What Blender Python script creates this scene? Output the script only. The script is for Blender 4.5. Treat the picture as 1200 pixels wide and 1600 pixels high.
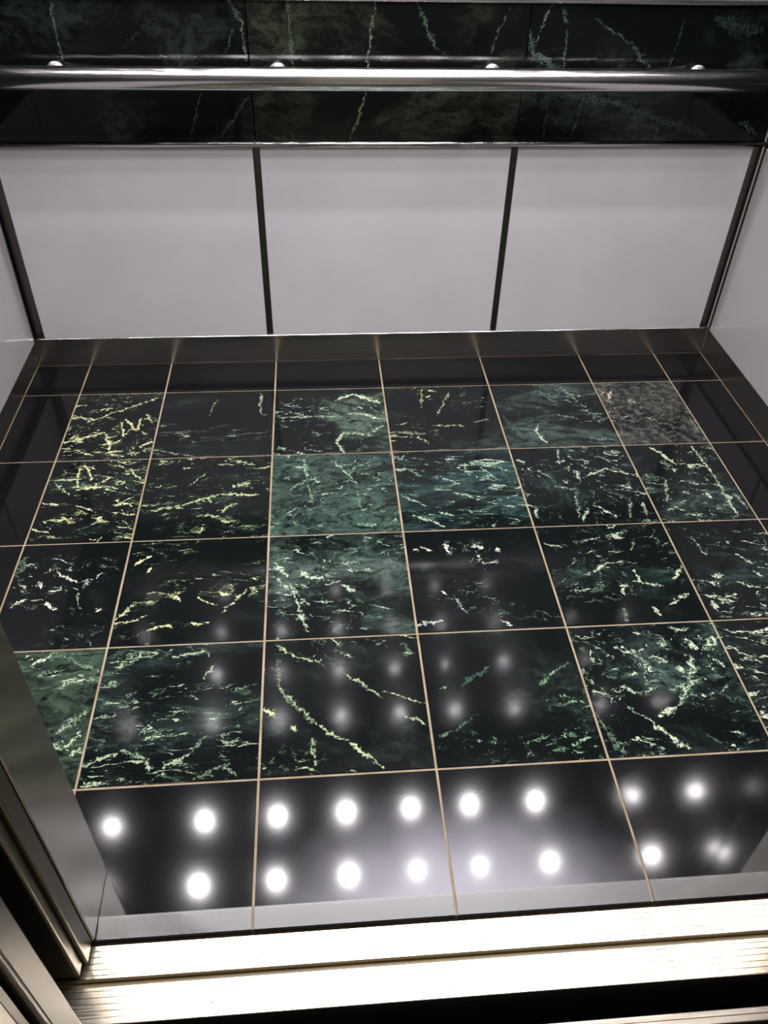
import bpy, bmesh, math, random
from mathutils import Matrix, Vector

# ------------------------------------------------------------------ scene, camera, world, exposure
sc = bpy.context.scene
for o in list(bpy.data.objects):
    bpy.data.objects.remove(o)
COL = sc.collection

cam_data = bpy.data.cameras.new('camera')
cam = bpy.data.objects.new('camera', cam_data)
COL.objects.link(cam)
sc.camera = cam
cam_data.sensor_fit = 'VERTICAL'
cam_data.sensor_height = 24.0
cam_data.lens = 24.0 * 1279.6 / 1600.0
cam_data.clip_start = 0.02
cam.matrix_world = Matrix.Translation((-0.180, -0.7744, 1.2732)) @ Matrix((
    (0.99677809, 0.03390483, -0.07269043),
    (-0.07710451, 0.65472329, -0.75192574),
    (0.0220982, 0.75510786, 0.65522804))).to_4x4()

world = bpy.data.worlds.new('hall_ambient')
sc.world = world
world.use_nodes = True
bg = world.node_tree.nodes['Background']
bg.inputs['Color'].default_value = (1.0, 0.90, 0.76, 1)
bg.inputs['Strength'].default_value = 0.16

sc.view_settings.view_transform = 'Standard'
sc.view_settings.look = 'None'
sc.view_settings.gamma = 1.0
sc.view_settings.use_curve_mapping = False
sc.view_settings.exposure = 0.0
sc.cycles.max_bounces = 6
sc.cycles.diffuse_bounces = 2
sc.cycles.glossy_bounces = 3
sc.cycles.transmission_bounces = 0
sc.cycles.volume_bounces = 0
sc.cycles.sample_clamp_indirect = 150.0

LAMP = 22.0           # watts of each ceiling downlight

# ------------------------------------------------------------------ helpers
def link(o, parent=None):
    COL.objects.link(o)
    if parent is not None:
        o.parent = parent
    return o

def wloc(o):
    v = Vector((0, 0, 0))
    while o is not None:
        v += o.location
        o = o.parent
    return v

def tag(o, label=None, cat=None, group=None, kind=None):
    if label: o['label'] = label
    if cat: o['category'] = cat
    if group: o['group'] = group
    if kind: o['kind'] = kind
    return o

def empty(name, loc):
    o = bpy.data.objects.new(name, None)
    o.location = loc
    o.empty_display_size = 0.05
    return link(o)

def obj(name, bm, mat, parent=None, loc=(0, 0, 0), smooth=False):
    """bm is in coordinates relative to loc (world)."""
    me = bpy.data.meshes.new(name)
    bmesh.ops.recalc_face_normals(bm, faces=bm.faces)
    bm.to_mesh(me)
    bm.free()
    if smooth:
        for p in me.polygons: p.use_smooth = True
    me.materials.append(mat)
    return place(name, me, parent, loc)

def place(name, me, parent=None, loc=(0, 0, 0)):
    o = bpy.data.objects.new(name, me)
    link(o, parent)
    o.location = Vector(loc) - (wloc(parent) if parent is not None else Vector((0, 0, 0)))
    return o

def add_box(bm, lo, hi, bevel=0.0, seg=1):
    vs = [bm.verts.new((x, y, z)) for x in (lo[0], hi[0]) for y in (lo[1], hi[1]) for z in (lo[2], hi[2])]
    f = [(0, 1, 3, 2), (4, 6, 7, 5), (0, 4, 5, 1), (2, 3, 7, 6), (0, 2, 6, 4), (1, 5, 7, 3)]
    fs = [bm.faces.new([vs[i] for i in q]) for q in f]
    if bevel > 0:
        es = list({e for q in fs for e in q.edges})
        bmesh.ops.bevel(bm, geom=es, offset=bevel, segments=seg, affect='EDGES', profile=0.5)

def box(name, lo, hi, mat, parent=None, bevel=0.0, seg=1):
    lo = Vector(lo); hi = Vector(hi)
    lo, hi = Vector([min(a, b) for a, b in zip(lo, hi)]), Vector([max(a, b) for a, b in zip(lo, hi)])
    c = (lo + hi) / 2
    bm = bmesh.new()
    add_box(bm, lo - c, hi - c, bevel, seg)
    return obj(name, bm, mat, parent, c)

def add_lathe(bm, prof, M=Matrix.Identity(4), n=32, cap=True):
    rings = []
    for r, z in prof:
        if r < 1e-6:
            rings.append([bm.verts.new(M @ Vector((0, 0, z)))])
        else:
            rings.append([bm.verts.new(M @ Vector((r * math.cos(2 * math.pi * i / n), r * math.sin(2 * math.pi * i / n), z))) for i in range(n)])
    for a, b in zip(rings, rings[1:]):
        for i in range(n):
            j = (i + 1) % n
            if len(a) == 1 and len(b) == 1: continue
            if len(a) == 1: bm.faces.new((a[0], b[i], b[j]))
            elif len(b) == 1: bm.faces.new((a[i], a[j], b[0]))
            else: bm.faces.new((a[i], a[j], b[j], b[i]))
    if cap:
        for r in (rings[0], rings[-1]):
            if len(r) > 1: bm.faces.new(r)

def add_extrude(bm, prof, x0, x1):
    """closed (y, z) profile swept along X"""
    a = [bm.verts.new((x0, y, z)) for y, z in prof]
    b = [bm.verts.new((x1, y, z)) for y, z in prof]
    n = len(prof)
    for i in range(n):
        j = (i + 1) % n
        bm.faces.new((a[i], a[j], b[j], b[i]))
    bm.faces.new(a); bm.faces.new(b)

# ------------------------------------------------------------------ node helpers
class NT:
    def __init__(self, tree):
        self.t = tree; self.n = tree.nodes; self.l = tree.links
    def put(self, sock, v):
        if v is None: return
        if isinstance(v, bpy.types.NodeSocket): self.l.new(v, sock)
        else: sock.default_value = v
    def new(self, typ, ins=None, **props):
        nd = self.n.new(typ)
        for k, v in props.items(): setattr(nd, k, v)
        if ins:
            for k, v in ins.items(): self.put(nd.inputs[k], v)
        return nd
    def m(self, op, a, b=None, c=None, clamp=False):
        nd = self.n.new('ShaderNodeMath'); nd.operation = op; nd.use_clamp = clamp
        for i, v in enumerate((a, b, c)): self.put(nd.inputs[i], v)
        return nd.outputs[0]
    def v(self, op, a, b=None, s=None):
        nd = self.n.new('ShaderNodeVectorMath'); nd.operation = op
        self.put(nd.inputs[0], a)
        if b is not None: self.put(nd.inputs[1], b)
        if s is not None: self.put(nd.inputs['Scale'], s)
        return nd.outputs['Value'] if op in ('LENGTH', 'DOT_PRODUCT', 'DISTANCE') else nd.outputs[0]
    def noise(self, vec, scale, detail=4.0, rough=0.55, dist=0.0, color=False, dim='3D'):
        nd = self.new('ShaderNodeTexNoise', noise_dimensions=dim, ins={'Vector': vec, 'Scale': scale, 'Detail': detail, 'Roughness': rough, 'Distortion': dist})
        return nd.outputs['Color' if color else 'Fac']
    def ss(self, x, lo, hi, a=0.0, b=1.0):
        nd = self.n.new('ShaderNodeMapRange'); nd.interpolation_type = 'SMOOTHSTEP'
        for i, v in enumerate((x, lo, hi, a, b)): self.put(nd.inputs[i], v)
        return nd.outputs[0]
    def mix(self, f, a, b):
        nd = self.n.new('ShaderNodeMix'); nd.data_type = 'RGBA'
        self.put(nd.inputs[0], f); self.put(nd.inputs[6], a); self.put(nd.inputs[7], b)
        return nd.outputs[2]

def rgb(r, g, b): return (r, g, b, 1.0)

def new_mat(name):
    m = bpy.data.materials.new(name)
    m.use_nodes = True
    nt = NT(m.node_tree)
    return m, nt, nt.n['Principled BSDF'].inputs

def object_coords(nt):
    return nt.new('ShaderNodeTexCoord').outputs['Object']

def metal(name, col, rough, aniso=0.0, rot=0.0, grain=None, streak=0.06, bump=0.0):
    """brushed metal; grain = scale of the brushing along x, y, z"""
    m, nt, b = new_mat(name)
    b['Base Color'].default_value = rgb(*col)
    b['Metallic'].default_value = 1.0
    b['Roughness'].default_value = rough
    if aniso:
        b['Anisotropic'].default_value = aniso
        b['Anisotropic Rotation'].default_value = rot
        tg = nt.new('ShaderNodeTangent', direction_type='RADIAL', axis='Z')
        nt.l.new(tg.outputs[0], b['Tangent'])
    if grain:
        P = nt.v('MULTIPLY', nt.new('ShaderNodeNewGeometry').outputs['Position'], grain)
        n = nt.noise(P, 1.0, 3.0, 0.6)
        nt.put(b['Roughness'], nt.ss(n, 0.25, 0.75, max(0.02, rough - streak), rough + streak))
        if bump:
            nt.l.new(nt.new('ShaderNodeBump', {'Height': n, 'Strength': bump, 'Distance': 0.0005}).outputs[0], b['Normal'])
    return m

# one vein: a wandering line from A to B
def vein_group():
    g = bpy.data.node_groups.new('vein_line', 'ShaderNodeTree')
    for nm, ty in (('P', 'NodeSocketVector'), ('A', 'NodeSocketVector'), ('D', 'NodeSocketVector'), ('Inv', 'NodeSocketFloat'), ('Width', 'NodeSocketFloat'), ('Bright', 'NodeSocketFloat'), ('Break', 'NodeSocketFloat')):
        g.interface.new_socket(nm, in_out='INPUT', socket_type=ty)
    g.interface.new_socket('Mask', in_out='OUTPUT', socket_type='NodeSocketFloat')
    nt = NT(g)
    i = nt.n.new('NodeGroupInput').outputs; o = nt.n.new('NodeGroupOutput').inputs
    pa = nt.v('SUBTRACT', i['P'], i['A'])
    h = nt.m('MULTIPLY', nt.v('DOT_PRODUCT', pa, i['D']), i['Inv'], clamp=True)
    d = nt.v('LENGTH', nt.v('SUBTRACT', pa, nt.v('SCALE', i['D'], s=h)))
    taper = nt.m('MULTIPLY', nt.m('MULTIPLY', h, nt.m('SUBTRACT', 1.0, h)), 2.4)
    w = nt.m('MULTIPLY', nt.m('MULTIPLY', i['Width'], nt.m('ADD', taper, 0.45)), i['Break'])
    nt.put(o['Mask'], nt.m('MULTIPLY', nt.ss(nt.m('DIVIDE', d, w), 0.25, 1.0, 1.0, 0.0), i['Bright']))
    return g
VEIN = vein_group()
STONE_IOR = 1.31

def marble(name, seed, feats, cloud=0.3, dens=0.5, ang=0.0, stretch=1.0, scale=1.0, vein=(0.30, 0.36, 0.22), tint=(0.035, 0.062, 0.052), mottle=0.0,
           cdir=None, wall=False, rough=0.085, fw=0.0032, frag=1.0):
    m, nt, b = new_mat(name)
    oc = object_coords(nt)
    sep = nt.new('ShaderNodeSeparateXYZ', {0: oc})
    P = nt.new('ShaderNodeCombineXYZ', {'X': sep.outputs[0], 'Y': sep.outputs[2 if wall else 1], 'Z': 0.0}).outputs[0]
    S = nt.v('ADD', P, (seed * 3.17, seed * 1.93, seed * 0.71))
    # coordinates of the bedding of the stone: turned and stretched
    mp = nt.new('ShaderNodeMapping', {'Vector': S, 'Rotation': (0, 0, -ang), 'Scale': (1.0 / stretch, 1.0, 1.0)})
    B = mp.outputs[0]
    N = lambda *a, **k: nt.noise(*a, dim='2D', **k)
    def crack(vec, sc_):
        v = nt.new('ShaderNodeTexVoronoi', {'Vector': vec, 'Scale': sc_}, voronoi_dimensions='2D', feature='DISTANCE_TO_EDGE')
        return v.outputs['Distance']
    warp = nt.v('SCALE', nt.v('SUBTRACT', N(B, 11.0 * scale, 4.0, 0.62, color=True), (0.5, 0.5, 0.5)), s=0.085 / scale)
    W = nt.v('ADD', B, warp)
    # clouds of green
    c1 = N(W, 7.0 * scale, 6.0, 0.62)
    c2 = N(W, 52.0 * scale, 6.0, 0.74)
    cl = nt.ss(c1, 0.60 - 0.28 * cloud, 0.86 - 0.24 * cloud)
    if cdir is not None:          # the cloud lies to one side of the piece
        side = nt.v('DOT_PRODUCT', P, (cdir[0], cdir[1], 0.0))
        cl = nt.m('MULTIPLY', cl, nt.ss(nt.m('ADD', side, nt.m('MULTIPLY', nt.m('SUBTRACT', c1, 0.5), 0.3)), cdir[2] - 0.06, cdir[2] + 0.06))
    cl = nt.m('MULTIPLY', cl, nt.ss(c2, 0.30, 0.72, 0.0, 1.7))
    col = nt.mix(nt.m('MULTIPLY', cl, min(1.0, 0.35 + cloud)), rgb(0.0030, 0.0040, 0.0042), rgb(*[c * 0.62 for c in tint]))
    if mottle:
        mo = nt.ss(N(B, 60.0, 5.0, 0.7), 0.45, 0.70)
        col = nt.mix(nt.m('MULTIPLY', mo, mottle), col, rgb(0.11, 0.12, 0.10))
    # broken veins: shard edges of the stone, cut into splinters
    patch = N(nt.v('ADD', B, (7.3, 2.1, 0.0)), 6.0 * scale, 3.0, 0.55)
    cut = N(nt.v('ADD', B, (1.3, 9.1, 0.0)), 38.0 * scale, 4.0, 0.62)
    k1 = nt.ss(cut, 0.64 - 0.11 * dens, 0.70 - 0.11 * dens)
    k2 = nt.ss(patch, 0.62 - 0.26 * dens, 0.72 - 0.24 * dens)
    e1 = nt.m('DIVIDE', crack(W, 26.0 * scale), nt.ss(c2, 0.3, 0.7, 0.02, 0.085))
    f1 = nt.m('MULTIPLY', nt.m('MULTIPLY', nt.ss(e1, 0.25, 0.9, 1.0, 0.0), k1), k2)
    # wisps drawn out along the bedding
    mp2 = nt.new('ShaderNodeMapping', {'Vector': nt.v('ADD', W, (3.0, 5.0, 0.0)), 'Scale': (0.42, 1.0, 1.0)})
    wisp = N(mp2.outputs[0], 62.0 * scale, 5.0, 0.72)
    f2 = nt.m('MULTIPLY', nt.ss(wisp, 0.60 - 0.03 * dens, 0.70 - 0.03 * dens), nt.ss(patch, 0.56 - 0.26 * dens, 0.70 - 0.24 * dens, 0.0, 0.75))
    f3 = nt.m('MULTIPLY', nt.ss(c2, 0.54, 0.68, 0.0, 0.34), nt.ss(patch, 0.54 - 0.30 * dens, 0.68 - 0.26 * dens))
    veins = nt.m('MULTIPLY', nt.m('MAXIMUM', nt.m('MAXIMUM', nt.m('MULTIPLY', f1, 0.75), f2), f3), frag)
    # the long veins of this piece
    if feats:
        fwarp = nt.v('SCALE', nt.v('SUBTRACT', N(S, 42.0, 5.0, 0.75, color=True), (0.5, 0.5, 0.5)), s=0.026)
        fwarp = nt.v('MULTIPLY', fwarp, (1, 1, 0))
        PW = nt.v('ADD', P, fwarp)
        brk = nt.ss(N(nt.v('ADD', S, (4.4, 0.3, 0.0)), 85.0, 4.0, 0.7), 0.34, 0.66, 0.06, 2.1)
        acc = None
        for (x0, y0, x1, y1, w, br) in feats:
            dx, dy = x1 - x0, y1 - y0
            nd = nt.new('ShaderNodeGroup', node_tree=VEIN)
            for k, v in (('P', PW), ('A', (x0, y0, 0)), ('D', (dx, dy, 0)), ('Inv', 1.0 / max(1e-6, dx * dx + dy * dy)), ('Width', fw * w), ('Bright', br), ('Break', brk)):
                nt.put(nd.inputs[k], v)
            acc = nd.outputs[0] if acc is None else nt.m('MAXIMUM', acc, nd.outputs[0])
        veins = nt.m('MAXIMUM', veins, acc)
    grit = N(nt.v('ADD', S, (2.2, 6.1, 0.0)), 190.0, 2.0, 0.6)
    veins = nt.m('MULTIPLY', veins, nt.ss(grit, 0.30, 0.58, 0.35, 1.1))
    vc = nt.mix(nt.ss(veins, 0.30, 0.75), rgb(vein[0] * 0.30, vein[1] * 0.40, vein[2] * 0.36), rgb(vein[0] * 1.2, vein[1] * 1.04, vein[2] * 0.98))
    col = nt.mix(nt.ss(veins, 0.05, 0.6), col, vc)
    nt.put(b['Base Color'], col)
    b['IOR'].default_value = STONE_IOR
    nt.put(b['Roughness'], nt.ss(c1, 0.3, 0.7, rough - 0.015, rough + 0.015))
    return m

# ------------------------------------------------------------------ materials
def granite_mat(name, rough=0.10, worn=False):
    m, nt, b = new_mat(name)
    P = nt.new('ShaderNodeNewGeometry').outputs['Position']
    sp = nt.ss(nt.noise(P, 900.0, 2.0, 0.6), 0.58, 0.75)
    c = nt.mix(nt.m('MULTIPLY', sp, 0.5), rgb(0.0035, 0.0035, 0.0040), rgb(0.016, 0.016, 0.018))
    nt.put(b['Base Color'], c)
    b['Roughness'].default_value = rough
    b['IOR'].default_value = STONE_IOR
    if worn:
        # polish worn to a satin film where people step over the threshold
        d = nt.v('LENGTH', nt.v('MULTIPLY', nt.v('SUBTRACT', P, (0.02, -0.30, 0.0)), (1.0, 1.25, 0.0)))
        w = nt.ss(nt.m('ADD', d, nt.m('MULTIPLY', nt.m('SUBTRACT', nt.noise(P, 7.0, 2.0, 0.5), 0.5), 0.12)), 0.10, 0.36, 1.0, 0.0)
        gl = nt.new('ShaderNodeBsdfGlossy', {'Color': rgb(0.105, 0.102, 0.114), 'Roughness': 0.45})
        mx = nt.new('ShaderNodeMixShader', {0: nt.m('MULTIPLY', w, WORN)})
        out = nt.n['Material Output']
        nt.l.new(nt.n['Principled BSDF'].outputs[0], mx.inputs[1])
        nt.l.new(gl.outputs[0], mx.inputs[2])
        nt.l.new(mx.outputs[0], out.inputs[0])
    return m
WORN = 0.75
GRANITE = granite_mat('black_granite', 0.085)
HONED = granite_mat('honed_granite_edge', 0.27)
HONED.node_tree.nodes['Principled BSDF'].inputs['IOR'].default_value = 1.5
GRANITE_FRONT = granite_mat('black_granite_threshold', 0.085, worn=True)

def grout_mat():
    m, nt, b = new_mat('tan_grout')
    P = nt.new('ShaderNodeNewGeometry').outputs['Position']
    n = nt.noise(P, 14.0, 5.0, 0.6)
    nt.put(b['Base Color'], nt.mix(nt.ss(n, 0.35, 0.65), rgb(0.165, 0.120, 0.062), rgb(0.235, 0.190, 0.125)))
    b['Roughness'].default_value = 0.75
    return m
GROUT = grout_mat()

STEEL = metal('brushed_steel_horizontal_grain', (0.50, 0.48, 0.455), 0.27, 0.75, 0.25, (6, 6, 900), 0.05)
STEEL_V = metal('brushed_steel_vertical_grain', (0.55, 0.52, 0.465), 0.21, 0.8, 0.0, (900, 900, 3), 0.015)
STEEL_BASE = metal('brushed_steel_base', (0.56, 0.54, 0.50), 0.24, 0.7, 0.25, (5, 5, 700), 0.03)
POLISHED = metal('polished_steel', (0.70, 0.68, 0.675), 0.15)
RAIL_STEEL = metal('handrail_steel', (0.84, 0.82, 0.82), 0.20)
DARK_STEEL = metal('dark_bronzed_steel', (0.16, 0.15, 0.135), 0.30, grain=(500, 500, 6), streak=0.05)
ALUMINIUM = metal('worn_aluminium', (0.55, 0.50, 0.41), 0.23, grain=(5, 260, 260), streak=0.05)
ALU_DULL = metal('dull_aluminium', (0.22, 0.20, 0.165), 0.45, grain=(5, 260, 260), streak=0.08)
OLIVE_STEEL = metal('olive_tarnished_steel', (0.13, 0.117, 0.082), 0.38)
HALL_STEEL = metal('hall_door_steel', (0.085, 0.078, 0.066), 0.45)
CEIL_STEEL = metal('ceiling_satin_steel', (0.34, 0.33, 0.32), 0.30)

def simple(name, col, rough=0.6, spec=0.5):
    m, nt, b = new_mat(name)
    P = nt.new('ShaderNodeNewGeometry').outputs['Position']
    n = nt.noise(P, 18.0, 4.0, 0.6)
    nt.put(b['Base Color'], nt.mix(nt.ss(n, 0.3, 0.7), rgb(*[c * 0.9 for c in col]), rgb(*[min(1, c * 1.08) for c in col])))
    b['Roughness'].default_value = rough
    b['Specular IOR Level'].default_value = spec
    return m

def laminate(name, col, rough, coat=0.6, coat_rough=0.10, ribs=True):
    m, nt, b = new_mat(name)
    P = nt.new('ShaderNodeNewGeometry').outputs['Position']
    n = nt.noise(P, 5.0, 3.0, 0.5)
    nt.put(b['Base Color'], nt.mix(nt.ss(n, 0.3, 0.7), rgb(*[c * 0.97 for c in col]), rgb(*[c * 1.03 for c in col])))
    b['Roughness'].default_value = rough
    b['Coat Weight'].default_value = coat
    b['Coat Roughness'].default_value = coat_rough
    if not ribs:
        b['Coat IOR'].default_value = 1.9
        return m
    # very fine horizontal ribbing
    wv = nt.new('ShaderNodeTexWave', {'Vector': P, 'Scale': 70.0}, wave_type='BANDS', bands_direction='Z', wave_profile='SIN')
    nt.l.new(nt.new('ShaderNodeBump', {'Height': wv.outputs['Fac'], 'Strength': 0.10, 'Distance': 0.0006}).outputs[0], b['Normal'])
    return m
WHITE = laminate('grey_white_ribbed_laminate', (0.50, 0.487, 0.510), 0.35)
WHITE_SIDE_DIMMED = laminate('warm_laminate_dimmed', (0.37, 0.352, 0.350), 0.32)  # back-wall laminate again, warmer, with the dimness of the side walls painted into its colour
WHITE_UP = laminate('dark_gloss_laminate', (0.06, 0.06, 0.06), 0.30, 1.0, 0.04, False)
MIRROR_DARK = metal('dark_polished_steel', (0.60, 0.585, 0.58), 0.06)
BLACK = simple('black_paint', (0.012, 0.012, 0.012), 0.6)
CREAM = simple('cream_enamel', (0.62, 0.54, 0.38), 0.4)
HALL_WALL = simple('hall_plaster', (0.55, 0.50, 0.42), 0.7)
HALL_FLOOR = simple('hall_stone', (0.36, 0.31, 0.24), 0.4)
BRACKET = metal('satin_steel_bracket', (0.62, 0.58, 0.56), 0.32)

def emit_mat():
    m, nt, b = new_mat('lit_lamp')
    b['Base Color'].default_value = rgb(0.9, 0.9, 0.9)
    b['Emission Color'].default_value = rgb(1.0, 0.955, 0.985)
    b['Emission Strength'].default_value = 6.0
    return m
LAMP_MAT = emit_mat()

# ------------------------------------------------------------------ measurements (metres)
PITCH = 0.308
VX = [-1.003, -0.8515, -0.616, -0.308, 0.0, 0.308, 0.616, 0.853, 1.005]     # joints running into the cab
HY = [1.392, 4 * PITCH, 3 * PITCH, 2 * PITCH, PITCH, 0.0, -0.250]           # joints across the cab, back to front
GAP = 0.0022
BACK = 1.385          # face of the back wainscot
LEFT, RIGHT = -0.985, 0.998
JAMB = 0.538
Y_IN, Y_OUT = -0.144, -0.250
CEIL = 2.30

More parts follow.
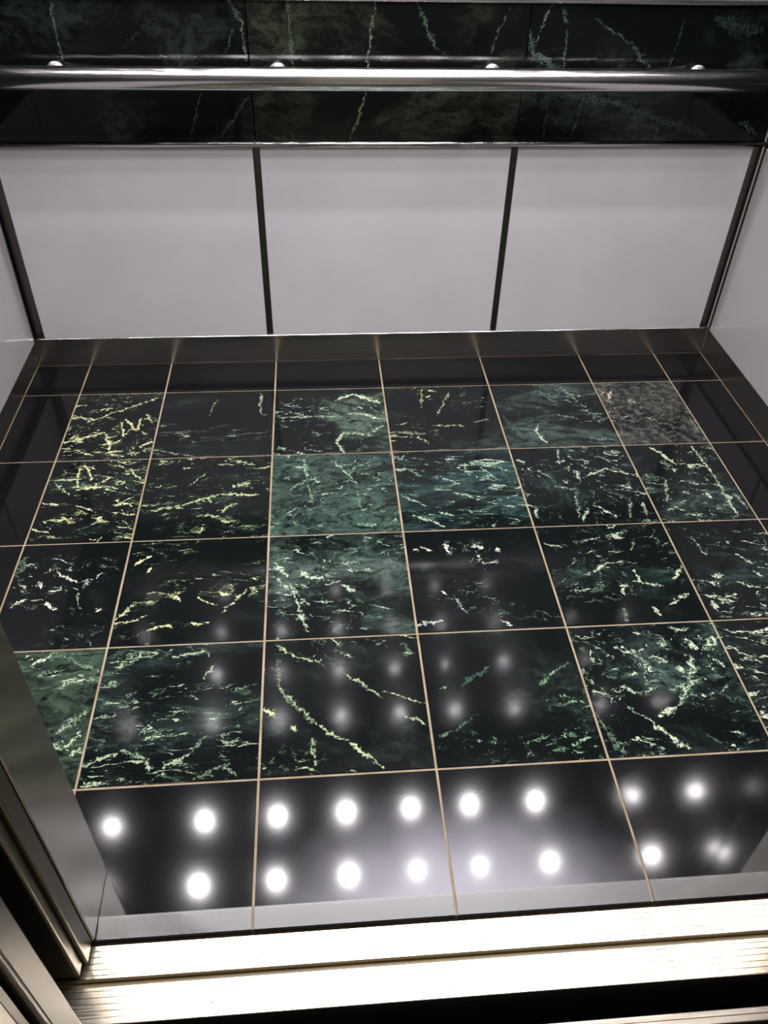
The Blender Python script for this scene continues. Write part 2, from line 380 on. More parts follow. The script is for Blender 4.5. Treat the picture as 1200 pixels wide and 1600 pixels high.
FEATURES = {
 'A0': [(-0.108,-0.078,-0.014,-0.032,1.3,1.00), (-0.014,-0.032,0.014,-0.125,1.2,1.00), (0.020,0.011,0.035,-0.056,1.0,1.00), (0.026,0.025,0.068,-0.029,1.4,1.00), (0.068,-0.029,0.068,0.031,1.0,0.80), (0.002,-0.124,0.041,-0.119,1.3,1.00), (0.087,-0.101,0.117,-0.081,1.6,1.00), (-0.073,-0.107,-0.028,-0.136,1.0,0.90), (-0.073,0.015,0.111,0.132,1.0,0.70), (0.083,0.046,0.101,0.007,1.2,0.70), (-0.104,-0.057,-0.035,-0.053,1.0,0.80)],
 'A1': [(-0.005,0.117,-0.024,0.031,0.7,0.50), (0.114,0.145,0.118,0.032,1.0,0.70), (-0.151,-0.116,-0.041,-0.153,0.7,0.60), (-0.043,-0.043,0.038,-0.010,0.6,0.35), (0.118,0.032,0.131,0.028,1.0,0.70)],
 'A2': [(-0.142,0.015,0.032,0.014,1.6,0.50), (0.011,-0.110,0.034,-0.061,1.8,0.60), (0.034,-0.061,0.097,-0.079,2.2,0.50), (0.097,-0.079,0.138,-0.036,2.0,0.50), (0.018,0.094,0.064,0.125,2.2,0.70), (0.064,0.125,0.142,0.073,2.5,0.80), (0.011,-0.110,0.034,-0.153,1.8,0.60), (0.077,0.028,0.136,-0.006,2.2,0.60), (-0.139,-0.117,-0.122,-0.132,1.5,0.50), (-0.089,-0.148,-0.065,-0.162,2.0,0.80)],
 'B0': [(-0.041,0.139,-0.010,0.073,1.2,0.90), (-0.041,0.038,0.026,0.046,1.6,1.00), (-0.113,-0.007,-0.073,-0.020,1.2,0.90), (0.058,-0.010,0.106,-0.030,1.0,0.90), (-0.061,-0.078,-0.038,-0.068,1.3,1.00), (0.003,0.048,0.031,0.084,1.0,0.80), (-0.029,-0.023,0.020,-0.048,1.0,0.80), (-0.113,-0.103,-0.074,-0.116,1.1,0.90), (0.081,-0.057,0.119,-0.065,1.0,0.80), (0.078,0.107,0.107,0.067,1.0,0.80), (-0.100,0.065,-0.056,0.020,1.0,0.60), (-0.051,0.126,-0.043,0.050,1.2,0.70)],
 'B1': [(-0.046,0.036,-0.011,0.085,0.8,0.70), (-0.136,-0.054,-0.053,-0.035,1.6,0.60), (-0.053,-0.035,0.027,0.002,1.5,0.65), (0.027,0.002,0.126,-0.003,1.6,0.75), (0.049,0.135,0.106,0.119,1.6,0.60), (0.002,-0.073,0.064,-0.099,1.0,0.60), (0.039,-0.063,0.074,-0.030,1.6,0.60), (0.063,0.031,0.101,0.042,3.0,0.60), (-0.069,0.114,-0.045,0.110,1.5,0.60), (0.041,-0.098,0.078,-0.094,1.5,0.60)],
 'B2': [(-0.073,0.132,-0.065,0.047,1.5,0.60), (-0.065,0.047,-0.112,0.012,1.3,0.55), (-0.065,0.047,-0.034,0.058,1.2,0.50), (0.000,0.122,0.053,0.041,1.4,0.60), (0.053,0.041,0.062,-0.081,1.1,0.40), (0.039,0.081,0.081,0.105,1.0,0.50), (-0.066,0.034,-0.051,-0.040,0.9,0.50)],
 'C0': [(-0.101,0.115,-0.108,0.061,3.0,0.30), (-0.032,0.067,0.022,0.030,1.0,0.90), (-0.058,0.035,-0.046,0.010,0.8,0.90), (-0.031,-0.027,-0.003,-0.051,1.3,1.00), (-0.103,-0.036,-0.070,-0.011,1.0,0.70), (0.077,-0.047,0.086,-0.056,1.6,0.90), (0.028,0.002,0.044,-0.045,0.7,0.50)],
 'C1': [(-0.136,0.077,-0.105,0.101,1.3,0.90), (-0.108,0.051,-0.100,0.065,1.2,0.90), (0.062,-0.075,0.114,-0.009,1.1,0.60), (-0.042,-0.019,-0.027,-0.038,1.5,0.90), (0.012,-0.027,0.047,-0.051,1.0,0.70), (-0.150,-0.084,-0.118,-0.042,1.6,0.60), (-0.083,-0.110,-0.032,-0.104,1.4,0.70), (-0.001,-0.102,0.038,-0.099,1.4,0.70), (0.058,-0.015,0.068,-0.025,1.4,0.80), (-0.097,-0.007,-0.042,-0.019,0.7,0.50), (-0.136,-0.094,-0.087,-0.075,1.0,0.60)],
 'C2': [(-0.140,0.026,-0.095,-0.033,1.3,0.70), (-0.095,-0.033,-0.069,-0.133,1.4,0.70), (-0.138,0.065,-0.109,0.024,2.0,0.70), (-0.078,0.037,-0.068,0.017,2.0,1.00), (-0.068,0.017,-0.033,0.015,1.6,0.90), (0.007,-0.011,0.034,-0.027,2.0,0.90), (-0.109,0.005,-0.068,-0.062,0.8,0.60)],
 'A3': [(-0.046,0.134,-0.054,0.044,1.2,0.45), (0.035,0.122,-0.017,0.003,0.9,0.50), (-0.150,-0.067,-0.057,-0.078,2.4,0.40), (-0.035,-0.042,0.052,-0.046,1.0,0.50), (-0.084,-0.092,-0.054,-0.122,1.5,0.50), (0.080,-0.032,0.127,-0.019,1.0,0.50)],
 'A4': [(-0.056,-0.055,-0.066,-0.085,1.2,0.80), (-0.066,-0.085,-0.048,-0.137,1.3,0.80), (0.053,0.134,0.099,0.023,2.2,0.40), (0.088,0.016,0.138,-0.033,2.0,0.35), (-0.143,-0.005,-0.103,-0.112,3.0,0.25), (0.069,-0.120,0.136,-0.131,2.0,0.40), (0.010,-0.004,0.067,-0.030,1.0,0.50), (-0.017,0.119,0.023,0.051,1.5,0.35)],
 'A5': [(-0.081,0.102,-0.095,0.069,2.4,1.00), (0.108,-0.044,0.107,-0.105,2.0,0.40), (-0.107,0.061,-0.091,0.052,1.2,0.80)],
 'B3': [(-0.054,0.050,-0.002,0.016,1.0,0.60), (-0.015,-0.021,0.051,-0.049,1.1,0.70), (-0.142,-0.027,-0.091,-0.065,1.0,0.80), (0.065,0.077,0.104,0.023,1.0,0.50), (-0.126,-0.098,-0.090,-0.123,1.0,0.80), (0.026,0.093,0.034,0.040,0.8,0.50), (0.090,0.083,0.143,0.054,1.0,0.50), (-0.063,-0.090,-0.027,-0.103,1.0,0.70), (-0.131,0.087,-0.086,0.046,0.9,0.50), (0.073,-0.062,0.141,-0.035,0.9,0.50), (-0.097,-0.111,-0.055,-0.142,1.0,0.80), (-0.009,-0.087,0.059,-0.096,0.8,0.50)],
 'B4': [(-0.147,0.106,-0.125,0.092,1.5,1.00), (-0.025,0.142,-0.035,0.081,1.1,0.60), (0.013,0.025,0.075,0.055,1.2,0.70), (0.075,0.055,0.141,0.026,1.2,0.70), (-0.024,-0.036,-0.040,-0.130,1.3,0.50), (0.011,-0.086,0.053,-0.129,1.0,0.90), (-0.008,-0.097,-0.036,-0.142,1.2,0.60), (-0.137,-0.079,-0.139,-0.125,1.6,0.60), (0.104,-0.067,0.082,-0.137,1.6,0.50), (0.132,-0.080,0.124,-0.127,1.4,0.60), (-0.043,0.015,-0.034,0.002,1.0,0.80), (-0.073,-0.009,-0.020,-0.024,0.8,0.50)],
 'B5': [(-0.050,0.144,-0.008,0.066,1.6,0.90), (0.061,0.139,0.075,-0.004,1.3,0.65), (0.075,-0.004,0.073,-0.139,1.3,0.65), (-0.056,0.002,-0.081,-0.083,1.5,0.50), (0.031,-0.052,0.032,-0.071,2.0,0.90), (0.096,-0.056,0.110,-0.117,1.6,0.50), (-0.055,-0.132,-0.014,-0.128,1.1,0.60), (-0.074,-0.096,-0.043,-0.121,1.0,0.60)],
 'C3': [(-0.063,0.107,-0.059,0.080,1.5,1.00), (0.051,0.085,0.056,0.074,1.8,1.00), (-0.119,0.099,-0.095,0.087,1.1,0.80), (-0.148,-0.129,-0.100,-0.123,2.0,0.50), (-0.064,-0.053,-0.045,-0.108,0.8,0.50), (0.007,0.041,0.051,0.043,1.0,0.60), (-0.134,0.095,-0.127,0.087,1.2,0.90), (0.025,-0.130,0.043,-0.144,1.0,0.70), (-0.089,-0.037,-0.077,-0.052,0.8,0.70)],
 'C4': [(-0.066,-0.002,-0.015,0.025,1.2,0.80), (-0.015,0.025,0.023,0.028,1.0,0.70), (0.037,0.002,0.039,-0.038,1.6,0.70), (0.039,-0.038,0.085,-0.050,1.1,0.70), (0.042,-0.113,0.057,-0.132,1.6,0.80), (0.080,-0.106,0.132,-0.076,1.2,0.70), (-0.109,-0.058,-0.079,-0.050,1.0,0.60), (0.010,0.108,0.061,0.127,1.0,0.50), (-0.010,-0.045,0.008,-0.046,1.4,0.70), (0.116,-0.032,0.148,0.006,1.3,0.70), (-0.144,0.095,-0.103,0.082,1.0,0.50), (0.049,0.063,0.066,0.094,1.0,0.50), (-0.019,-0.109,-0.023,-0.145,1.5,0.40)],
 'C5': [(-0.063,-0.027,-0.042,-0.029,1.8,0.70), (-0.101,-0.088,-0.051,-0.105,1.1,0.80), (-0.096,-0.102,-0.097,-0.130,1.6,0.90), (-0.021,-0.049,0.027,-0.071,1.0,0.70), (0.015,0.039,0.039,0.007,1.0,0.70), (-0.068,0.098,-0.055,0.033,1.0,0.50), (0.007,-0.117,0.017,-0.118,1.2,0.80), (0.031,-0.013,0.044,-0.033,1.1,0.80)],
 'D0': [(-0.018,0.117,0.013,0.143,1.8,1.00), (0.078,0.077,0.086,0.080,2.0,1.00), (0.064,-0.039,0.106,0.006,3.2,0.45), (0.087,-0.067,0.104,-0.041,1.5,0.70), (0.032,0.138,0.113,0.094,1.4,0.40), (0.096,-0.087,0.116,-0.075,1.5,0.60), (-0.000,0.093,0.016,0.100,2.0,0.40)],
 'D1': [(-0.154,-0.113,-0.088,-0.083,1.3,0.70), (-0.088,-0.083,-0.041,-0.102,1.3,0.60), (-0.011,-0.122,0.030,-0.100,1.4,0.70), (0.055,-0.062,0.035,-0.094,0.9,0.60), (-0.145,0.086,-0.095,0.113,0.9,0.50), (-0.047,0.028,-0.026,0.048,0.7,0.50), (-0.142,-0.145,-0.105,-0.147,1.4,0.80), (0.041,-0.150,0.104,-0.117,1.3,0.45), (-0.046,-0.108,-0.032,-0.127,1.6,0.80), (0.087,-0.122,0.117,-0.149,1.0,0.50), (-0.023,0.121,0.044,0.133,1.2,0.70), (0.044,0.067,0.059,0.100,1.0,0.60), (0.097,0.034,0.141,0.049,0.7,0.50), (0.038,0.137,0.045,0.121,1.0,0.70)],
 'D2': [(-0.132,0.142,-0.088,0.107,1.3,0.70), (-0.088,0.107,-0.044,0.096,1.2,0.70), (-0.128,0.097,-0.121,0.035,1.3,0.40), (-0.121,0.035,-0.088,-0.010,2.2,0.50), (-0.088,-0.010,-0.056,-0.047,2.0,0.50), (-0.056,-0.047,0.004,-0.091,1.0,0.70), (0.004,-0.091,0.060,-0.146,1.1,0.75), (-0.153,-0.006,-0.129,-0.029,1.6,1.00), (-0.102,-0.051,-0.088,-0.059,1.5,0.90), (-0.062,-0.081,-0.057,-0.133,1.6,0.50), (0.004,0.062,0.074,0.002,0.9,0.60), (0.075,0.016,0.151,-0.018,0.8,0.60), (0.107,-0.036,0.148,-0.067,0.8,0.60)],
 'D3': [(-0.145,-0.091,-0.112,-0.080,1.3,0.40), (-0.112,-0.080,-0.065,-0.048,1.1,0.40), (-0.082,0.022,-0.022,0.064,1.8,0.32), (0.069,0.013,0.101,0.042,1.6,0.55), (0.101,0.042,0.138,0.063,1.0,0.50), (0.089,-0.033,0.127,-0.028,1.6,0.40), (0.086,-0.096,0.113,-0.104,2.2,0.40), (-0.123,0.017,-0.113,0.016,1.2,0.50), (0.036,-0.106,0.049,-0.100,1.2,0.40), (0.060,-0.131,0.084,-0.129,1.2,0.40)],
 'D4': [(-0.143,-0.004,-0.111,-0.021,1.0,0.60), (-0.088,-0.048,-0.055,-0.078,1.2,0.50), (-0.055,-0.078,-0.031,-0.114,1.6,0.90), (-0.031,-0.114,-0.003,-0.146,2.0,1.00), (0.083,0.105,0.096,0.079,1.8,0.90), (0.078,0.064,0.055,0.003,2.2,0.60), (0.055,0.003,0.009,-0.017,1.5,0.50), (0.055,0.003,0.011,-0.047,2.4,0.55), (0.011,-0.047,-0.035,-0.073,1.6,0.80), (-0.046,0.088,-0.014,0.046,1.8,0.40), (-0.014,0.046,0.016,0.020,1.2,0.35), (-0.152,-0.058,-0.140,-0.101,2.0,0.35), (-0.140,-0.101,-0.119,-0.149,2.0,0.35), (0.043,0.042,0.047,0.026,1.8,0.80), (0.062,-0.028,0.073,-0.032,1.4,0.90), (0.120,0.054,0.137,0.033,1.4,0.90)],
 'D5': [(-0.104,0.126,-0.021,0.112,1.1,0.80), (-0.047,0.114,-0.008,0.125,1.5,0.80), (-0.107,0.084,-0.059,0.040,1.0,0.60)],
}
SLAB_FEATURES = {
 'S0': [(-0.095,0.147,-0.096,0.085,1.0,0.50), (-0.096,0.085,-0.095,0.027,0.9,0.50), (0.127,0.119,0.044,0.054,1.4,0.18), (-0.187,0.072,-0.177,0.085,1.5,0.25), (0.294,0.151,0.319,0.114,2.2,0.40), (0.319,0.114,0.326,0.029,1.2,0.45), (0.304,0.101,0.276,0.042,0.8,0.35), (0.324,-0.047,0.249,-0.141,1.0,0.40), (0.214,-0.040,0.171,-0.145,0.8,0.35), (-0.068,-0.069,0.001,-0.141,1.4,0.15), (-0.271,-0.080,-0.160,-0.080,1.2,0.15), (-0.183,-0.083,-0.152,0.072,1.4,0.12)],
 'S1': [(-0.231,0.152,-0.231,0.096,1.6,0.40), (-0.231,0.096,-0.227,0.023,1.6,0.40), (-0.036,0.148,-0.053,0.010,0.9,0.60), (-0.053,-0.039,-0.092,-0.145,0.9,0.60), (0.063,0.149,0.088,0.098,1.6,0.42), (0.088,0.098,0.109,0.059,2.0,0.42), (0.109,0.059,0.149,0.032,1.4,0.20), (0.278,0.145,0.234,0.032,0.8,0.40), (-0.117,0.090,-0.133,0.024,1.2,0.15)],
 'S2': [(-0.334,0.100,-0.311,0.047,2.6,0.40), (-0.284,0.149,-0.307,0.074,0.9,0.55), (-0.258,0.152,-0.237,0.094,1.1,0.40), (-0.237,0.094,-0.236,0.019,1.2,0.40), (-0.177,0.121,-0.089,0.075,1.2,0.38), (-0.089,0.075,-0.021,0.021,2.0,0.35), (0.043,0.123,0.027,0.021,0.8,0.35), (-0.109,0.095,-0.088,0.068,0.8,0.30), (-0.218,-0.041,-0.092,-0.059,3.0,0.30), (-0.092,-0.059,0.023,-0.096,3.6,0.30), (0.023,-0.096,0.160,-0.134,4.0,0.28), (-0.175,-0.052,-0.185,-0.134,0.8,0.40), (0.117,0.123,0.236,0.098,5.0,0.25), (0.029,-0.104,0.036,-0.146,1.2,0.45), (-0.264,-0.052,-0.258,-0.142,0.9,0.30), (-0.313,-0.045,-0.193,-0.134,0.8,0.25), (-0.311,0.047,-0.252,0.019,3.0,0.40), (0.244,-0.103,0.297,-0.134,2.5,0.35)],
}


# ------------------------------------------------------------------ floor
bm = bmesh.new()
add_extrude(bm, [(1.42, -0.045), (1.42, -0.0022), (-0.214, -0.0022), (-0.246, -0.0085), (-0.246, -0.045)], -1.02, 1.02)
floor = tag(obj('floor', bm, GROUT), 'elevator cab floor of green marble tiles with a black stone border', 'floor', kind='structure')

MESHES = {}
def tile_mesh(w, d, front=False):
    key = (round(w, 4), round(d, 4), front)
    if key in MESHES: return MESHES[key]
    bm = bmesh.new()
    if not front:
        add_box(bm, (-w / 2, -d / 2, -0.010), (w / 2, d / 2, 0.0))
        es = [e for e in bm.edges if all(abs(v.co.z) < 1e-6 for v in e.verts)]
        bmesh.ops.bevel(bm, geom=es, offset=0.0012, segments=2, affect='EDGES', profile=0.5)
    else:             # threshold tile with a sloping front edge
        prof = [(d / 2, -0.010), (d / 2, -0.001), (d / 2 - 0.001, 0.0), (-d / 2 + 0.0345, 0.0), (-d / 2 + 0.031, -0.0004), (-d / 2 + 0.003, -0.0047), (-d / 2, -0.0065), (-d / 2, -0.010)]
        add_extrude(bm, prof, -w / 2, w / 2)
    me = bpy.data.meshes.new('tile')
    bmesh.ops.recalc_face_normals(bm, faces=bm.faces)
    bm.to_mesh(me); bm.free()
    me.materials.append(GRANITE)
    if front:
        me.materials.append(HONED)
        for p in me.polygons:
            if p.normal.y < -0.08 and p.normal.z > 0.3: p.material_index = 1
    MESHES[key] = me
    return me

rnd = random.Random(4)
def tile(name, x0, x1, y0, y1, mat, front=False, label=None):
    gx0 = x0 + GAP; gx1 = x1 - GAP; gy0 = y0 + (0 if front else GAP); gy1 = y1 - GAP
    me = tile_mesh(gx1 - gx0, gy1 - gy0, front)
    o = place(name, me, floor, ((gx0 + gx1) / 2, (gy0 + gy1) / 2, 0.0))
    o.material_slots[0].link = 'OBJECT'
    o.material_slots[0].material = mat
    o.rotation_euler = (rnd.uniform(-0.0012, 0.0012), rnd.uniform(-0.0012, 0.0012), 0)
    if label: o['label'] = label
    return o

G = (0.36, 0.40, 0.23); Wt = (0.40, 0.45, 0.36); Tl = (0.16, 0.27, 0.20)
TEAL = (0.030, 0.060, 0.052); GREY = (0.045, 0.050, 0.045); GRN = (0.050, 0.085, 0.055)
R = math.radians
LOOK = {      # how each marble tile is drawn
 'A0': dict(cloud=0.35, dens=0.75, ang=R(28), stretch=1.6, vein=G, tint=GREY),
 'A1': dict(cloud=0.35, dens=0.30, ang=R(4), stretch=3.5, vein=(0.20, 0.24, 0.18), tint=(0.018, 0.028, 0.026)),
 'A2': dict(cloud=0.75, dens=0.40, ang=R(-20), stretch=1.6, vein=(0.30, 0.38, 0.28), tint=(0.07, 0.11, 0.08), cdir=(1, 0.4, 0.04)),
 'A3': dict(cloud=0.45, dens=0.30, ang=R(10), stretch=1.8, vein=G, tint=(0.028, 0.04, 0.032), cdir=(-0.2, -1, 0.0)),
 'A4': dict(cloud=0.75, dens=0.45, ang=R(-38), stretch=2.2, vein=(0.24, 0.32, 0.25), tint=(0.045, 0.070, 0.062)),
 'A5': dict(cloud=0.95, dens=0.45, ang=R(30), stretch=1.2, vein=(0.24, 0.24, 0.19), tint=(0.05, 0.05, 0.042), mottle=0.45),
 'B0': dict(cloud=0.25, dens=0.80, ang=R(-18), stretch=2.0, vein=G, tint=TEAL),
 'B1': dict(cloud=0.45, dens=0.55, ang=R(20), stretch=1.8, vein=(0.25, 0.32, 0.18), tint=GRN, cdir=(0.5, 0.3, -0.02)),
 'B2': dict(cloud=1.15, dens=0.75, ang=R(35), stretch=1.5, vein=(0.17, 0.28, 0.20), tint=(0.042, 0.074, 0.058)),
 'B3': dict(cloud=0.80, dens=0.80, ang=R(-32), stretch=3.2, vein=(0.20, 0.29, 0.22), tint=(0.025, 0.055, 0.056)),
 'B4': dict(cloud=0.35, dens=0.58, ang=R(-35), stretch=1.3, vein=(0.26, 0.33, 0.26), tint=TEAL),
 'B5': dict(cloud=0.60, dens=0.60, ang=R(-40), stretch=1.7, vein=(0.26, 0.33, 0.24), tint=(0.028, 0.042, 0.042)),
 'C0': dict(cloud=0.25, dens=0.40, ang=R(-30), stretch=1.5, vein=Wt, tint=(0.02, 0.026, 0.026)),
 'C1': dict(cloud=0.30, dens=0.38, ang=R(24), stretch=2.2, vein=G, tint=(0.022, 0.034, 0.026)),
 'C2': dict(cloud=0.95, dens=0.65, ang=R(-35), stretch=1.7, vein=(0.24, 0.33, 0.25), tint=(0.050, 0.085, 0.066), cdir=(0.35, 1, -0.06)),
 'C3': dict(cloud=0.25, dens=0.18, ang=R(-25), stretch=1.5, vein=Wt, tint=(0.02, 0.026, 0.026)),
 'C4': dict(cloud=0.30, dens=0.52, ang=R(30), stretch=1.5, vein=(0.28, 0.34, 0.25), tint=TEAL),
 'C5': dict(cloud=0.40, dens=0.85, ang=R(-25), stretch=2.0, vein=(0.28, 0.34, 0.26), tint=TEAL),
 'D0': dict(cloud=0.70, dens=0.60, ang=R(30), stretch=2.0, vein=(0.30, 0.38, 0.27), tint=GRN),
 'D1': dict(cloud=0.50, dens=0.75, ang=R(25), stretch=2.8, vein=(0.20, 0.28, 0.19), tint=(0.024, 0.042, 0.036)),
 'D2': dict(cloud=0.35, dens=0.20, ang=R(-30), stretch=1.5, vein=(0.26, 0.34, 0.20), tint=(0.02, 0.032, 0.026)),
 'D3': dict(cloud=0.35, dens=0.35, ang=R(35), stretch=1.5, vein=(0.16, 0.27, 0.17), tint=(0.022, 0.034, 0.028), cdir=(1, 0, -0.04)),
 'D4': dict(cloud=0.70, dens=0.75, ang=R(-35), stretch=1.5, vein=(0.28, 0.37, 0.27), tint=(0.030, 0.056, 0.046), cdir=(1, 0.5, -0.05)),
 'D5': dict(cloud=0.50, dens=0.85, ang=R(-30), stretch=2.0, vein=(0.28, 0.34, 0.26), tint=TEAL),
}
for ri, row in enumerate('ABCD'):
    for ci in range(6):
        k = row + str(ci)
        mm = marble('green_marble', 1.0 + ri * 6 + ci, FEATURES[k], **LOOK[k])
        tile('marble_tile', VX[ci + 1], VX[ci + 2], HY[ri + 2], HY[ri + 1], mm)
# black border
for c in range(8): tile('granite_tile', VX[c], VX[c + 1], HY[1], HY[0], GRANITE)
for r in range(1, 5):
    tile('granite_tile', VX[0], VX[1], HY[r + 1], HY[r], GRANITE)
    tile('granite_tile', VX[7], VX[8], HY[r + 1], HY[r], GRANITE)
for c in (0, 1, 6, 7): tile('granite_tile', VX[c], VX[c + 1], Y_IN, HY[5], GRANITE)
for c in range(2, 6): tile('threshold_tile', VX[c], VX[c + 1], HY[6], HY[5], GRANITE_FRONT, True)

# ------------------------------------------------------------------ baseboards
BZ = 0.0865
tag(box('baseboard_back', (-1.003, 1.392, 0.0), (1.005, 1.406, BZ), STEEL_BASE, bevel=0.0008), 'dark brushed steel kick plate along the foot of the back wall', 'baseboard', kind='structure')
tag(box('baseboard_left', (-1.020, Y_IN, 0.0), (-1.003, 1.392, BZ), STEEL_BASE, bevel=0.0008), 'dark brushed steel kick plate at the foot of the wall nearest the open door edge', 'baseboard', kind='structure')
tag(box('baseboard_right', (1.005, Y_IN, 0.0), (1.022, 1.392, BZ), STEEL_BASE, bevel=0.0008), 'dark brushed steel kick plate under the pale panel wall on the right', 'baseboard', kind='structure')

# ------------------------------------------------------------------ walls
Z1, Z2, Z3 = 0.6135, 0.627, 0.930          # top of pale panels, top of bead, top of marble band
ZT = 2.20
def bead(name, p0, p1, r, mat, parent):
    """half-round moulding from p0 to p1"""
    p0 = Vector(p0); p1 = Vector(p1); c = (p0 + p1) / 2; L = (p1 - p0).length
    M = (p1 - p0).to_track_quat('Z', 'Y').to_matrix().to_4x4()
    bm = bmesh.new()
    add_lathe(bm, [(r, -L / 2), (r, L / 2)], M, 20)
    o = obj(name, bm, mat, parent, c)
    for p in o.data.polygons: p.use_smooth = len(p.vertices) == 4
    return o

wb = tag(box('wall_back', (-1.03, 1.455, 0.0), (1.03, 1.50, CEIL), BLACK), 'back wall of pale panels under a green marble band with steel strips', 'wall', kind='structure')
D1, D2, DW = -0.3195, 0.338, 0.0085
PL, PR = LEFT + 0.025, RIGHT - 0.025
for x0, x1 in ((PL, D1 - DW), (D1 + DW, D2 - DW), (D2 + DW, PR)):
    box('wall_panel', (x0 + 0.0006, BACK, BZ + 0.004), (x1 - 0.0006, 1.45, Z1), WHITE, wb, 0.0012)
for x in (D1, D2):
    box('divider_strip', (x - DW, BACK + 0.003, BZ + 0.004), (x + DW, 1.45, Z1), DARK_STEEL, wb, 0.0008)
box('panel_edge_strip', (LEFT + 0.004, BACK - 0.0015, BZ), (RIGHT - 0.004, 1.40, BZ + 0.004), POLISHED, wb, 0.0006)['label'] = 'thin bright metal edge under the pale panels'
box('corner_strip', (LEFT, BACK + 0.003, BZ + 0.004), (PL, 1.45, Z1), DARK_STEEL, wb, 0.0008)
box('corner_strip', (PR, BACK + 0.003, BZ + 0.004), (RIGHT, 1.45, Z1), DARK_STEEL, wb, 0.0008)
box('bead_back_strip', (LEFT, BACK + 0.001, Z1), (RIGHT, 1.45, Z2), STEEL, wb, 0.0006)
bead('steel_bead', (LEFT + 0.002, BACK - 0.001, (Z1 + Z2) / 2), (RIGHT - 0.002, BACK - 0.001, (Z1 + Z2) / 2), 0.0070, POLISHED, wb)
SLABX = ((LEFT + 0.002, D1 - 0.001), (D1 + 0.001, D2 - 0.001), (D2 + 0.001, RIGHT - 0.002))
SLABL = (dict(cloud=0.55, dens=0.05, ang=R(60), stretch=1.5, scale=0.8, tint=(0.030, 0.042, 0.036), vein=(0.14, 0.18, 0.14)),
         dict(cloud=0.65, dens=0.05, ang=R(70), stretch=1.8, scale=0.8, tint=(0.040, 0.048, 0.030), vein=(0.14, 0.18, 0.12)),
         dict(cloud=0.50, dens=0.10, ang=R(-30), stretch=1.6, scale=0.8, tint=(0.034, 0.050, 0.044), vein=(0.15, 0.20, 0.16)))
SLAB_MATS = []
for i, (x0, x1) in enumerate(SLABX):
    mm = marble('green_marble_slab', 40.0 + i, SLAB_FEATURES['S%d' % i], wall=True, rough=0.08, fw=0.0036, frag=0.22, **SLABL[i])
    SLAB_MATS.append(mm)
    box('marble_slab', (x0, BACK, Z2), (x1, 1.45, Z3), mm, wb, 0.0010)
box('ledge', (LEFT, BACK - 0.004, Z3), (RIGHT, 1.455, Z3 + 0.012), STEEL, wb, 0.002, 2)
for x0, x1 in ((LEFT + 0.004, D1 - DW), (D1 + DW, D2 - DW), (D2 + DW, RIGHT - 0.004)):
    box('upper_panel', (x0, 1.447, Z3 + 0.012), (x1, 1.456, ZT), WHITE_UP, wb, 0.001)
for x in (D1, D2):
    box('upper_divider_strip', (x - DW, 1.449, Z3 + 0.012), (x + DW, 1.456, ZT), DARK_STEEL, wb)
box('cornice', (LEFT, 1.40, ZT), (RIGHT, 1.456, CEIL), STEEL, wb, 0.002)
bead('cornice_bead', (LEFT + 0.01, 1.400, 2.205), (RIGHT - 0.01, 1.400, 2.205), 0.012, POLISHED, wb)

def side_wall(name, X, s, label):
    """s = direction away from the cab"""
    w = tag(box(name, (X + s * 0.065, Y_IN, 0.0), (X + s * 0.11, 1.455, CEIL), BLACK), label, 'wall', kind='structure')
    ys = [1.383 - 0.014, 0.874, 0.365, Y_IN]
    d0, d1 = X, X + s * 0.066
    box('corner_strip', (X + s * 0.002, 1.383 - 0.014, BZ + 0.004), (d1, 1.383, Z1), BLACK, w)
    box('corner_strip', (X + s * 0.001, 1.383 - 0.012, Z2), (d1, 1.383, Z3), STEEL_V, w, 0.0006)
    for i in range(3):
        ya, yb = ys[i + 1] + 0.0085, ys[i] - (0.0085 if i else 0.0005)
        box('wall_panel', (d0, ya, BZ + 0.0005), (d1, yb, Z1), WHITE_SIDE_DIMMED, w, 0.0012)
        box('marble_slab', (d0, ya - 0.007, Z2), (d1, yb + (0.007 if i else -0.001), Z3), SLAB_MATS[i], w, 0.001)
        box('upper_panel', (d0, ya, Z3 + 0.012), (d1, yb, ZT), MIRROR_DARK, w, 0.001)
        if i < 2:
            box('divider_strip', (X + s * 0.003, ys[i + 1] - 0.0085, BZ), (d1, ys[i + 1] + 0.0085, Z1), DARK_STEEL, w)
            box('upper_divider_strip', (X + s * 0.003, ys[i + 1] - 0.0085, Z3 + 0.012), (d1, ys[i + 1] + 0.0085, ZT), DARK_STEEL, w)
    box('bead_back_strip', (X + s * 0.001, Y_IN, Z1), (d1, 1.383, Z2), DARK_STEEL, w)
    box('ledge', (X + s * 0.001, Y_IN, Z3), (d1, 1.383, Z3 + 0.012), DARK_STEEL, w, 0.001)
    box('cornice', (X - s * 0.004, Y_IN, ZT), (d1, 1.39, CEIL), STEEL, w, 0.002)
    return w
side_wall('wall_left', LEFT, -1, 'pale panelled side wall behind the open door edge')
side_wall('wall_right', RIGHT, 1, 'pale panelled side wall by the cut end of the handrail')

def front_return(name, s, label):
    w = tag(box(name, (s * JAMB, Y_OUT, 0.0008), (s * 1.05, Y_IN, 2.13), STEEL_V, bevel=0.0015, seg=2), label, 'wall', kind='structure')
    return w
front_return('wall_front_left', -1, 'brushed steel front return post standing on the black threshold tile')
front_return('wall_front_right', 1, 'brushed steel front return post opposite the open door edge')
tag(box('wall_front_header', (-1.05, Y_OUT, 2.131), (1.05, Y_IN, CEIL), STEEL, bevel=0.0015), 'brushed steel header over the cab entrance', 'wall', kind='structure')

# ------------------------------------------------------------------ ceiling and downlights
ceil = tag(box('ceiling', (-1.06, -0.25, CEIL + 0.001), (1.07, 1.50, CEIL + 0.05), CEIL_STEEL), 'satin steel cab ceiling with rows of round downlights', 'ceiling', kind='structure')

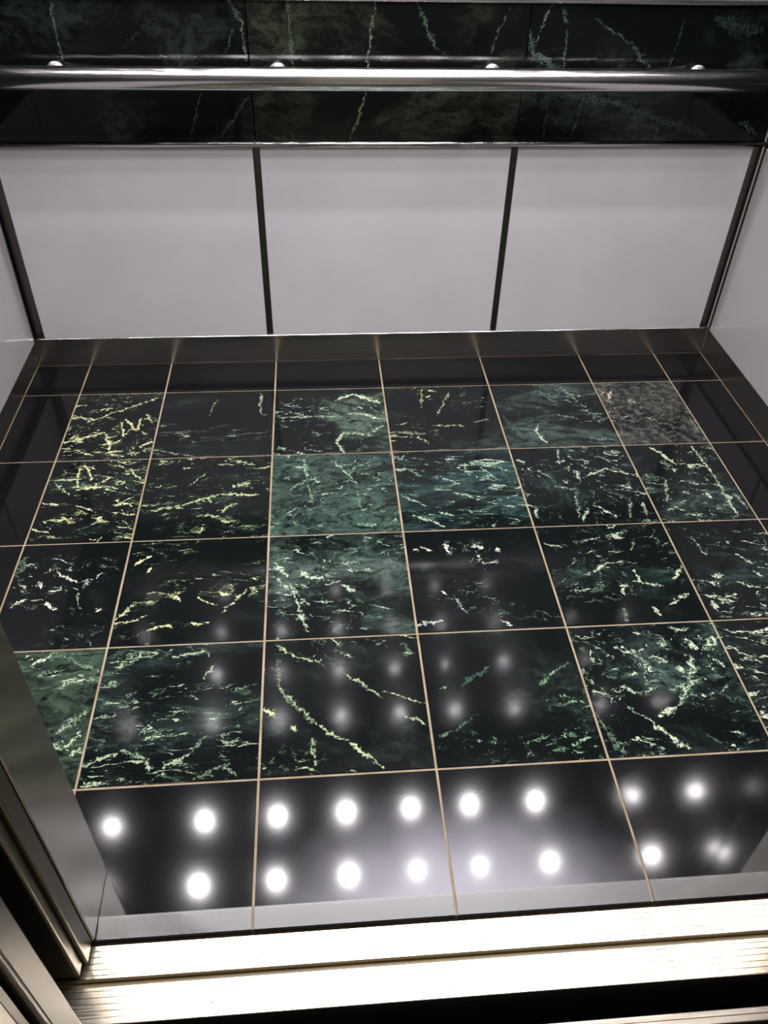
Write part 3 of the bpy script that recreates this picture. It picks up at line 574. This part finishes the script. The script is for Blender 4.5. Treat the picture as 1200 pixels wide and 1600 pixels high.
def lathe_mesh(name, prof, mat, n=32, cap=False):
    bm = bmesh.new()
    add_lathe(bm, prof, n=n, cap=cap)
    me = bpy.data.meshes.new(name)
    bmesh.ops.recalc_face_normals(bm, faces=bm.faces)
    bm.to_mesh(me); bm.free()
    for p in me.polygons: p.use_smooth = True
    me.materials.append(mat)
    return me
RING = lathe_mesh('trim_ring', [(0.0240, -0.0015), (0.026, -0.006), (0.038, -0.005), (0.042, -0.0005), (0.024, -0.0003)], POLISHED)
DISC = lathe_mesh('lamp', [(0.0, -0.0042), (0.009, -0.0041), (0.018, -0.0034), (0.0235, -0.0020)], LAMP_MAT)
COLS = (-0.777, -0.445, -0.130, 0.171, 0.458, 0.771)
ROWS = (1.185, 0.888, 0.590, 0.295, 0.0)
CN = ('first', 'second', 'third', 'fourth', 'fifth', 'sixth')
RN = ('row nearest the back wall', 'second row from the back wall', 'middle row of the ceiling', 'second row from the entrance', 'row nearest the entrance')
WATT = {(1, 1): 0.8, (2, 0): 1.15, (2, 1): 1.2, (5, 1): 1.1}
for ri, y in enumerate(ROWS):
    for ci, x in enumerate(COLS):
        t = empty('downlight', (x, y, CEIL))
        tag(t, 'round recessed downlight, %s from the left in the %s' % (CN[ci], RN[ri]), 'ceiling light', 'downlights in the cab ceiling')
        place('trim_ring', RING, t, (x, y, CEIL))
        place('lamp', DISC, t, (x, y, CEIL))
        ld = bpy.data.lights.new('beam', 'SPOT')
        ld.energy = LAMP * WATT.get((ci, ri), 1.0)
        ld.color = (1.0, 0.955, 0.985)
        ld.shadow_soft_size = 0.0235
        ld.spot_size = math.radians(100)
        ld.spot_blend = 1.0
        lo = bpy.data.objects.new('beam', ld)
        link(lo, t)
        lo.location = (0, 0, -0.031)

# ------------------------------------------------------------------ handrail
RY, RZ, RR = 1.320, 0.7835, 0.0252
rail = tag(empty('handrail', (0, RY, RZ)), 'round polished steel handrail across the marble band of the back wall', 'handrail')
bm = bmesh.new()
x0, x1, e = -0.925, 0.916, 0.002
M = Matrix.Rotation(math.radians(90), 4, 'Y')
add_lathe(bm, [(0, x0), (RR - e, x0), (RR, x0 + e), (RR, x1 - e), (RR - e, x1), (0, x1)], M, 64)
o = obj('rail_tube', bm, RAIL_STEEL, rail, (0, RY, RZ))
for p in o.data.polygons: p.use_smooth = abs(p.normal.x) < 0.3
for bx_ in (-0.765, -0.254, 0.258, 0.768):
    bm = bmesh.new()
    M = Matrix.Rotation(math.radians(-90), 4, 'X')       # local z -> +y
    add_lathe(bm, [(0.0160, 0.016), (0.0160, 0.050), (0.0170, 0.054), (0.0170, 0.057)], M, 28)
    br = obj('bracket', bm, BRACKET, rail, (bx_, RY, RZ), smooth=True)
    bm = bmesh.new()
    add_lathe(bm, [(0.0170, 0.0565), (0.0205, 0.0585), (0.0220, 0.062), (0.0220, 0.0648)], M, 28)
    obj('rosette', bm, BRACKET, br, (bx_, RY, RZ), smooth=True)

# ------------------------------------------------------------------ sills
ZS = -0.0085
def ribbed_profile(y0, y1, grooves, z=ZS, gw=0.0011, gd=0.0016, t=0.02):
    """y0 > y1, runs from back to front with narrow grooves"""
    top = [(y0, z - 0.001), (y0 - 0.001, z)]
    for g in grooves:
        top += [(g + gw, z), (g + gw * 0.6, z - gd), (g - gw * 0.6, z - gd), (g - gw, z)]
    top += [(y1 + 0.001, z), (y1, z - 0.001)]
    return [(y0, z - t)] + top + [(y1, z - t)]
def plate(name, y0, y1, grooves, parent, x0=-1.0, x1=1.0, z=ZS, mat=None):
    bm = bmesh.new()
    add_extrude(bm, [(y, zz) for y, zz in ribbed_profile(y0, y1, grooves, z)], x0, x1)
    return obj(name, bm, mat or ALUMINIUM, parent)
sill = tag(empty('car_door_sill', (0, -0.305, ZS - 0.03)), 'bright ribbed aluminium door sill along the edge of the cab floor', 'door sill')
plate('inner_ribbed_plate', -0.2535, -0.300, (-0.262, -0.2705, -0.279, -0.2875, -0.295), sill)
plate('outer_ribbed_plate', -0.3095, -0.359, (-0.316, -0.3245, -0.333, -0.3415, -0.350), sill)
box('groove_channel', (-1.0, -0.3105, ZS - 0.030), (1.0, -0.299, ZS - 0.012), simple('groove_dirt', (0.20, 0.15, 0.07), 0.5), sill)['label'] = 'dirty track between the ribbed plates'
box('sill_support', (-1.0, -0.357, ZS - 0.045), (1.0, -0.2536, ZS - 0.0301), BLACK, sill)
SCREW = lathe_mesh('screw', [(0.0, 0.0002), (0.0014, 0.0002), (0.0016, -0.0004), (0.0028, -0.0003), (0.0036, 0.0006), (0.0042, 0.0003), (0.0043, -0.001)], ALUMINIUM, 20)
for sx, sy in ((-0.30, -0.2830), (0.035, -0.2830), (0.37, -0.2830), (-0.36, -0.3370), (-0.025, -0.3370), (0.31, -0.3370)):
    place('screw', SCREW, sill, (sx, sy, ZS))
lsill = tag(empty('landing_sill', (0, -0.45, ZS - 0.03)), 'worn aluminium landing sill across the dark gap from the cab', 'door sill')
plate('sill_plate', -0.400, -0.418, (-0.409,), lsill, mat=ALU_DULL)
plate('sill_plate', -0.428, -0.500, (-0.437, -0.446, -0.455, -0.464, -0.473, -0.482, -0.491), lsill, mat=ALU_DULL)
box('groove_channel', (-1.0, -0.429, ZS - 0.030), (1.0, -0.417, ZS - 0.012), BLACK, lsill)

# ------------------------------------------------------------------ doors, frames, hoistway
def car_door(name, s, label):
    d = tag(box(name, (s * 0.547, -0.3010, 0.006), (s * 1.085, -0.2680, 2.12), OLIVE_STEEL, bevel=0.004, seg=3), label, 'door', kind='structure')
    box('edge_strip', (s * 0.5395, -0.2830, 0.004), (s * 0.5475, -0.2512, 2.12), OLIVE_STEEL, d, 0.0035, 3)['label'] = 'rounded metal leading edge of the door'
    box('sill_guide', (s * 0.60, -0.3009, -0.0084), (s * 0.66, -0.2960, 0.0065), BLACK, d)
    return d
car_door('door_1', -1, 'steel cab door parked open beside the brushed front return post')
car_door('door_2', 1, 'steel cab door parked open on the far end of the sill')
def hall_door(name, s, label):
    d = tag(box(name, (s * 0.497, -0.4400, 0.006), (s * 1.05, -0.4010, 2.12), HALL_STEEL, bevel=0.003, seg=2), label, 'door', kind='structure')
    box('edge_strip', (s * 0.4945, -0.4490, 0.004), (s * 0.515, -0.4405, 2.12), HALL_STEEL, d, 0.003, 2)
    return d
hall_door('door_3', -1, 'steel landing door edge in the near corner beside the cream frame')
hall_door('door_4', 1, 'steel landing door parked open over the landing sill end')
def hall_frame(name, s, label):
    t = tag(box(name, (s * 0.497, -0.640, -0.0084), (s * 0.56, -0.470, 2.15), CREAM, bevel=0.004, seg=2), label, 'door frame', kind='structure')
    box('frame_stop', (s * 0.501, -0.4690, 0.004), (s * 0.56, -0.4550, 2.15), HALL_STEEL, t, 0.002)
    return t
hall_frame('trim_1', -1, 'cream enamel landing door frame in the near corner')
hall_frame('trim_2', 1, 'cream enamel landing door frame at the far end of the landing sill')
tag(box('wall_hall_left', (-0.561, -0.640, -0.0084), (-2.2, -0.500, 2.9), HALL_WALL), 'plain hall wall beside the near landing door frame', 'wall', kind='structure')
tag(box('wall_hall_right', (0.561, -0.640, -0.0084), (2.2, -0.500, 2.9), HALL_WALL), 'plain hall wall beside the far landing door frame', 'wall', kind='structure')
tag(box('wall_hall_header', (-0.56, -0.640, 2.151), (0.56, -0.455, 2.9), HALL_WALL), 'plain hall wall over the landing entrance', 'wall', kind='structure')
tag(box('floor_hall', (-2.2, -3.2, -0.06), (2.2, -0.5005, -0.0085), HALL_FLOOR), 'hall floor in front of the landing sill', 'floor', kind='structure')
# dark hoistway around the gap between cab and landing
tag(box('wall_hoistway_left', (-1.30, -0.499, -1.2), (-1.25, 1.6, 2.9), BLACK), 'dark hoistway wall beyond the parked doors', 'wall', kind='structure')
tag(box('wall_hoistway_right', (1.25, -0.499, -1.2), (1.30, 1.6, 2.9), BLACK), 'dark hoistway wall beyond the far parked doors', 'wall', kind='structure')
tag(box('trim_3', (-1.25, -0.499, -1.2), (1.25, -0.404, -0.0400), BLACK), 'black fascia under the landing sill inside the gap', 'trim', kind='structure')
tag(box('trim_4', (-1.25, -0.355, -1.2), (1.25, -0.300, -0.0540), BLACK), 'black apron under the cab sill inside the gap', 'trim', kind='structure')
tag(box('floor_hoistway', (-1.30, -0.499, -1.26), (1.30, 1.6, -1.201), BLACK), 'dark bottom of the gap under the cab', 'floor', kind='structure')
tag(box('ceiling_hoistway', (-1.30, -0.499, 2.70), (1.30, 1.6, 2.75), BLACK), 'dark closure over the cab', 'ceiling', kind='structure')
